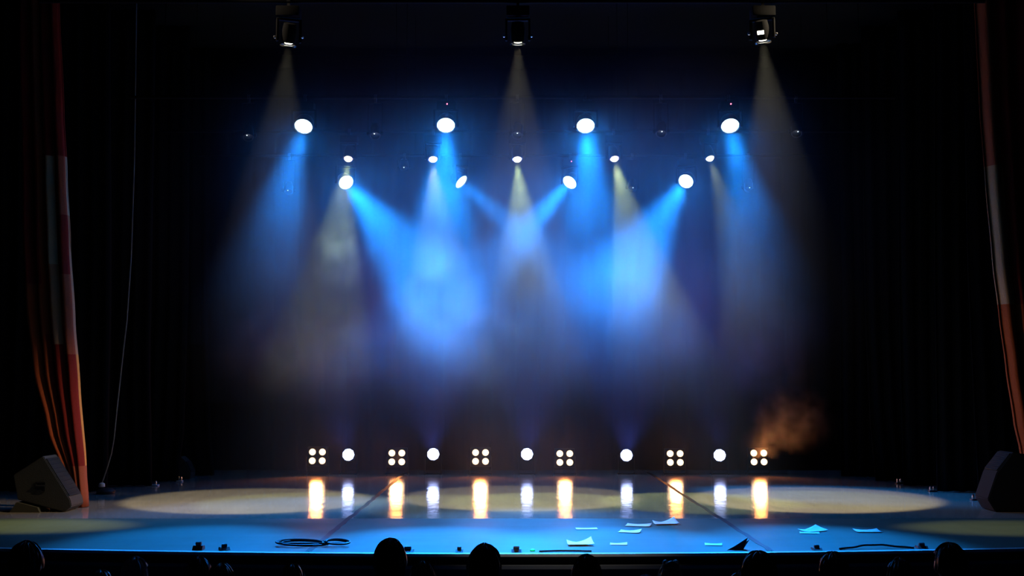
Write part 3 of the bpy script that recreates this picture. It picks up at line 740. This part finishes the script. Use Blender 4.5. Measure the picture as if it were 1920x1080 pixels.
def hair_mesh(style, seed):
    """scalp shell with combed ridges; long styles run on down the back"""
    rnd = random.Random(seed); mb = MB(); n, m_ = 72, 26
    ph = [rnd.uniform(0, 6) for _ in range(6)]
    long_ = style == 'long'; low = {'short': -0.62, 'crop': -0.5, 'long': -0.3, 'bun': -0.45, 'bob': -0.75}[style]
    th_max = math.acos(low); thick = {'short': 0.016, 'crop': 0.008, 'long': 0.016, 'bun': 0.012, 'bob': 0.020}[style]
    v, f, keep = [], [], []
    rows = m_ + (16 if long_ else 0)
    for j in range(rows + 1):
        for i in range(n):
            a = 2 * PI * i / n                               # 0 = +x, pi/2 = face
            tt = min(j, m_) / m_; th = 0.02 + tt * (th_max - 0.02)
            d = Vector((math.sin(th) * math.cos(a), math.sin(th) * math.sin(a), math.cos(th)))
            rid = 0.0035 * math.sin(23 * a + ph[0] + 2 * th) + 0.003 * math.sin(41 * a + ph[1] - 3 * th) + 0.004 * math.sin(5 * a + ph[2]) * math.sin(4 * th + ph[3])
            k = thick + rid
            p = Vector((d.x * (0.077 + k), d.y * (0.097 + k), d.z * (0.118 + k)))
            if style in ('short', 'bob') and p.y < 0 and p.z < 0: p.y *= 1 - 0.25 * abs(p.z) / 0.1
            if j > m_:
                q = (j - m_) / 16; p.z -= 0.30 * q + 0.01 * math.sin(9 * a + ph[4]) * q; p.x *= 1 + 0.22 * q; p.y = p.y - 0.03 * q - 0.02
            v.append(tuple(HC + p)); keep.append((d, j))
    for j in range(rows):
        for i in range(n):
            k = (i + 1) % n; d, jj = keep[j * n + i]
            front = {'long': 0.30, 'bob': 0.35}.get(style, 0.12)
            if d.z < 0.55 and d.y > front: continue          # the face stays free
            if style in ('short', 'crop', 'bun') and d.z < -0.12 and d.y > -0.35: continue   # ears and neck sides
            f.append((j * n + i, j * n + k, (j + 1) * n + k, (j + 1) * n + i))
    mb._add(v, f)
    if style == 'bun':
        for q in range(2):
            mb.tube([HC + Vector((0.045 * math.cos(t), -0.055 + 0.035 * math.sin(t), 0.118 + 0.022 * q + 0.012 * math.sin(3 * t))) for t in [2 * PI * i / 20 for i in range(20)]], 0.018 - 0.003 * q, 10, closed=True)
        ball(mb, HC + Vector((0, -0.055, 0.135)), (0.03, 0.025, 0.02), 12)
    me = mb.mesh('hair'); return me
def hair_mat(name, col, rough=0.45):
    return mat(name, col, rough, noise=0.3, nscale=40, stretch=(6, 6, 1), bump=0.3)
H = {'dark': hair_mat('dark_hair', (0.03, 0.024, 0.020), 0.35), 'brown': hair_mat('brown_hair', (0.10, 0.06, 0.035), 0.35), 'fair': hair_mat('fair_hair', (0.45, 0.37, 0.26), 0.35),
     'grey': hair_mat('grey_hair', (0.5, 0.5, 0.5), 0.35), 'red': hair_mat('auburn_hair', (0.16, 0.04, 0.02), 0.35)}
SKIN = mat('skin', (0.36, 0.20, 0.14), 0.5, noise=0.08, nscale=30)
BODY.materials.clear(); BODY.materials.append(SKIN)
CL = [mat('cloth_' + n_, c_, 0.85, noise=0.2, nscale=80, bump=0.2) for n_, c_ in (('charcoal', (0.02, 0.02, 0.023)), ('navy', (0.012, 0.016, 0.04)), ('brown', (0.04, 0.025, 0.018)), ('grey', (0.07, 0.07, 0.075)))]
SHIRT.materials.append(CL[0]); TROUSERS.materials.append(CL[1]); SHOES.materials.append(M['rubber'])
SEATCLOTH = mat('seat_upholstery', (0.03, 0.012, 0.014), 0.9, noise=0.2, nscale=60, bump=0.2)
PEOPLE = [ # px, top py, row, style, hair, turn, label
    (46, 1016, 0, 'short', 'dark', 0.15, 'person with short dark hair seen from behind, tall head below the grey stage monitor'),
    (250, 1043, 1, 'crop', 'grey', -0.3, 'person with cropped pale hair catching blue light on one side'),
    (186, 1069, 3, 'short', 'brown', 0.1, 'person low in a front row, hair top just showing beside the pale-haired person'),
    (412, 1058, 2, 'bob', 'brown', -0.2, 'person with rounded brown hair below the two small edge microphones'),
    (372, 1044, 3, 'short', 'dark', 0.0, 'person with dark hair sitting a row ahead of the rounded brown hair'),
    (548, 1058, 3, 'short', 'brown', 0.2, 'person with short brown hair in front of the cable coil'),
    (730, 1011, 0, 'short', 'dark', -0.1, 'person with round short dark hair overlapping the stage edge, ear lit'),
    (792, 1051, 2, 'short', 'brown', 0.0, 'person low behind the flat black microphone'),
    (908, 1021, 0, 'long', 'dark', 0.0, 'person with long straight dark hair outlined against the blue floor'),
    (1100, 1041, 1, 'short', 'red', 0.1, 'person with auburn hair below the creased paper sheet'),
    (1257, 1053, 2, 'bun', 'fair', 0.0, 'person with fair hair coiled in a plaited bun'),
    (1212, 1077, 3, 'crop', 'grey', 0.0, 'person whose pale hair top just shows beside the plaited bun'),
    (1425, 1036, 0, 'bob', 'brown', 0.15, 'person with wide rounded hair below the black open folder'),
    (1388, 1072, 3, 'short', 'dark', 0.0, 'person low down, hair top showing beside the wide rounded hair'),
    (1565, 1036, 1, 'short', 'dark', 0.25, 'person with short dark hair in front of the flap sheet'),
    (1690, 1047, 2, 'short', 'brown', 0.3, 'person with short hair lit along the temple, beside the bulging cable'),
    (1785, 1019, 0, 'short', 'dark', 0.2, 'person with short dark hair, tall head below the black loudspeaker'),
    (1808, 1066, 3, 'bob', 'brown', 0.0, 'person with rounded hair half hidden by the tall dark head'),
]
def seat_at(x, y, z, who):
    r = empty('theatre_seat', (x, y, z)); tag(r, 'dark red theatre seat under the ' + who, 'seat', 'theatre seats in the dark auditorium')
    for nm, fn, m in SEAT: link(nm, cached(('seat', nm, fn), lambda: {'c': lambda: MB().box((0, 0.08, 0.365), (0.46, 0.46, 0.10), bevel=0.03).mesh(nm), 'b': lambda: MB().box((0, -0.24, 0.62), (0.46, 0.09, 0.60), bevel=0.035).mesh(nm),
            'l': lambda: MB().box((-0.25, 0.0, 0.56), (0.05, 0.40, 0.05), bevel=0.012).mesh(nm), 'r': lambda: MB().box((0.25, 0.0, 0.56), (0.05, 0.40, 0.05), bevel=0.012).mesh(nm),
            'p': lambda: MB().box((0, -0.02, 0.155), (0.40, 0.20, 0.31), bevel=0.02).mesh(nm)}[fn]()), m, r)
SEAT = [('seat_cushion', 'c', SEATCLOTH), ('backrest', 'b', SEATCLOTH), ('armrest', 'l', M['rubber']), ('armrest', 'r', M['rubber']), ('pedestal', 'p', M['steel'])]
for i, (px, py, row, style, hc, turn, lab) in enumerate(PEOPLE):
    Y, zf = ROWS[row]; top = at(px, py, Y); hz_ = 1.350 + (0.015 if style == 'bun' else 0)
    k = (top.z - zf) / hz_
    r = link('person', BODY, None, None, (top.x, Y, zf)); r.rotation_euler = (0, 0, turn * 0.35); r.scale = (1.06, 1.06, k)
    tag(r, lab, 'person', 'spectators seen from behind')
    link('hair', hair_mesh(style, 40 + i), H[hc], r); link('jumper', SHIRT, None, r); link('trousers', TROUSERS, None, r); link('shoes', SHOES, None, r)
    seat_at(top.x, Y, zf, ' '.join(lab.replace(',', '').split()[:10]))

# ------------------------------------------------------------------ haze
def haze():
    vol = bpy.data.volumes.new('stage_haze'); o = bpy.data.objects.new('stage_haze', vol); C.objects.link(o)
    tag(o, 'thin drifting stage haze and smoke catching the light beams', 'haze', kind='stuff')
    m = bpy.data.materials.new('stage_haze'); m.use_nodes = True; nt = m.node_tree; nt.nodes.clear()
    out = nt.nodes.new('ShaderNodeOutputMaterial'); vs_ = nt.nodes.new('ShaderNodeVolumeScatter'); at_ = nt.nodes.new('ShaderNodeAttribute')
    at_.attribute_name = 'density'; vs_.inputs['Anisotropy'].default_value = 0.35; vs_.inputs['Color'].default_value = (1, 1, 1, 1)
    nt.links.new(at_.outputs['Fac'], vs_.inputs['Density']); nt.links.new(vs_.outputs[0], out.inputs['Volume'])
    vol.materials.append(m)
    g = bpy.data.node_groups.new('haze_density', 'GeometryNodeTree'); N = g.nodes; L = g.links.new
    g.interface.new_socket('Geometry', in_out='INPUT', socket_type='NodeSocketGeometry'); g.interface.new_socket('Geometry', in_out='OUTPUT', socket_type='NodeSocketGeometry')
    gout = N.new('NodeGroupOutput'); N.new('NodeGroupInput')
    pos = N.new('GeometryNodeInputPosition')
    def val(s_, x):
        if isinstance(x, (int, float)): s_.default_value = x
        else: L(x, s_)
    def mth(op, a, b=0.0, clamp=False):
        n = N.new('ShaderNodeMath'); n.operation = op; n.use_clamp = clamp; val(n.inputs[0], a); val(n.inputs[1], b); return n.outputs[0]
    def noise(scale, det, off=(0, 0, 0), stretch=(1, 1, 1), dist=0.0):
        vm = N.new('ShaderNodeVectorMath'); vm.operation = 'MULTIPLY_ADD'; vm.inputs[1].default_value = stretch; vm.inputs[2].default_value = off
        L(pos.outputs[0], vm.inputs[0])
        n = N.new('ShaderNodeTexNoise'); n.inputs['Scale'].default_value = scale; n.inputs['Detail'].default_value = det; n.inputs['Distortion'].default_value = dist
        L(vm.outputs[0], n.inputs['Vector']); return n.outputs[0]
    def maprange(x, a, b, c, d, smooth=True):
        n = N.new('ShaderNodeMapRange'); n.interpolation_type = 'SMOOTHSTEP' if smooth else 'LINEAR'
        val(n.inputs[0], x); n.inputs[1].default_value = a; n.inputs[2].default_value = b; n.inputs[3].default_value = c; n.inputs[4].default_value = d; return n.outputs[0]
    def blob(c, r, stretch=(1, 1, 1)):
        vm = N.new('ShaderNodeVectorMath'); vm.operation = 'SUBTRACT'; L(pos.outputs[0], vm.inputs[0]); vm.inputs[1].default_value = c
        v2 = N.new('ShaderNodeVectorMath'); v2.operation = 'MULTIPLY'; L(vm.outputs[0], v2.inputs[0]); v2.inputs[1].default_value = [1 / (r * s_) for s_ in stretch]
        ln = N.new('ShaderNodeVectorMath'); ln.operation = 'LENGTH'; L(v2.outputs[0], ln.inputs[0])
        return maprange(ln.outputs['Value'], 0.0, 1.0, 1.0, 0.0)
    sep = N.new('ShaderNodeSeparateXYZ'); L(pos.outputs[0], sep.inputs[0])
    n1 = noise(0.45, 3, (3, 1, 2)); n2 = noise(1.3, 4, (7, 2, 9), dist=0.6)
    # even thin haze, thicker between head height and the lamps
    lay = mth('MULTIPLY', maprange(sep.outputs[2], 1.2, 3.8, 0.14, 1.0), maprange(sep.outputs[2], 5.5, 6.9, 1.0, 0.09))
    side = mth('MULTIPLY', maprange(sep.outputs[0], -5.0, -2.8, 0.03, 1.0), maprange(sep.outputs[0], 3.0, 5.0, 1.0, 0.03))
    side = mth('MULTIPLY', side, maprange(sep.outputs[1], 16.2, 19.2, 0.10, 1.0))
    drift = maprange(n1, 0.3, 0.7, 0.5, 1.5)
    dens = mth('MULTIPLY', mth('MULTIPLY', mth('MULTIPLY', lay, side), drift), HAZE)
    puff = maprange(n2, 0.38, 0.68, 0.25, 1.6); wisp = maprange(noise(2.6, 5, (1, 5, 3), dist=1.2), 0.42, 0.68, 0.0, 2.2)
    for (c, r, st, k, kind) in PUFFS:
        dens = mth('ADD', dens, mth('MULTIPLY', mth('MULTIPLY', blob(c, r, st), wisp if kind else puff), k))
    vc = N.new('GeometryNodeVolumeCube'); L(dens, vc.inputs['Density'])
    vc.inputs['Min'].default_value = (-6.6, 15.95, 0.03); vc.inputs['Max'].default_value = (6.6, 25.6, 7.8)
    vc.inputs['Resolution X'].default_value = 132; vc.inputs['Resolution Y'].default_value = 100; vc.inputs['Resolution Z'].default_value = 78
    sm = N.new('GeometryNodeSetMaterial'); sm.inputs['Material'].default_value = m
    L(vc.outputs[0], sm.inputs[0]); L(sm.outputs[0], gout.inputs[0])
    md = o.modifiers.new('haze_density', 'NODES'); md.node_group = g
    return o
HAZE = 0.030
PUFFS = [(tuple(at(640, 475, 21.2)), 0.8, (0.9, 1.3, 1), 0.15, 1), ((-1.35, 20.1, 3.5), 1.5, (1.0, 1.1, 1), 0.10, 0), ((1.9, 20.4, 3.7), 1.3, (1, 1, 1), 0.045, 0), ((-0.7, 19.3, 2.7), 1.2, (1.1, 1, 0.9), 0.07, 0),
         (tuple(at(590, 650, 20.8)), 1.6, (1.4, 1, 0.7), 0.06, 0), (tuple(at(1240, 590, 21.5)), 1.3, (1, 1, 1), 0.03, 0),
         (tuple(at(1490, 785, 23.9)), 0.95, (1.0, 0.9, 0.8), 0.42, 1), (tuple(at(1430, 830, 24.2)), 0.5, (1.0, 0.9, 0.8), 0.4, 1), (tuple(at(1450, 650, 22.0)), 1.3, (1, 1, 1), 0.04, 0)]
haze()
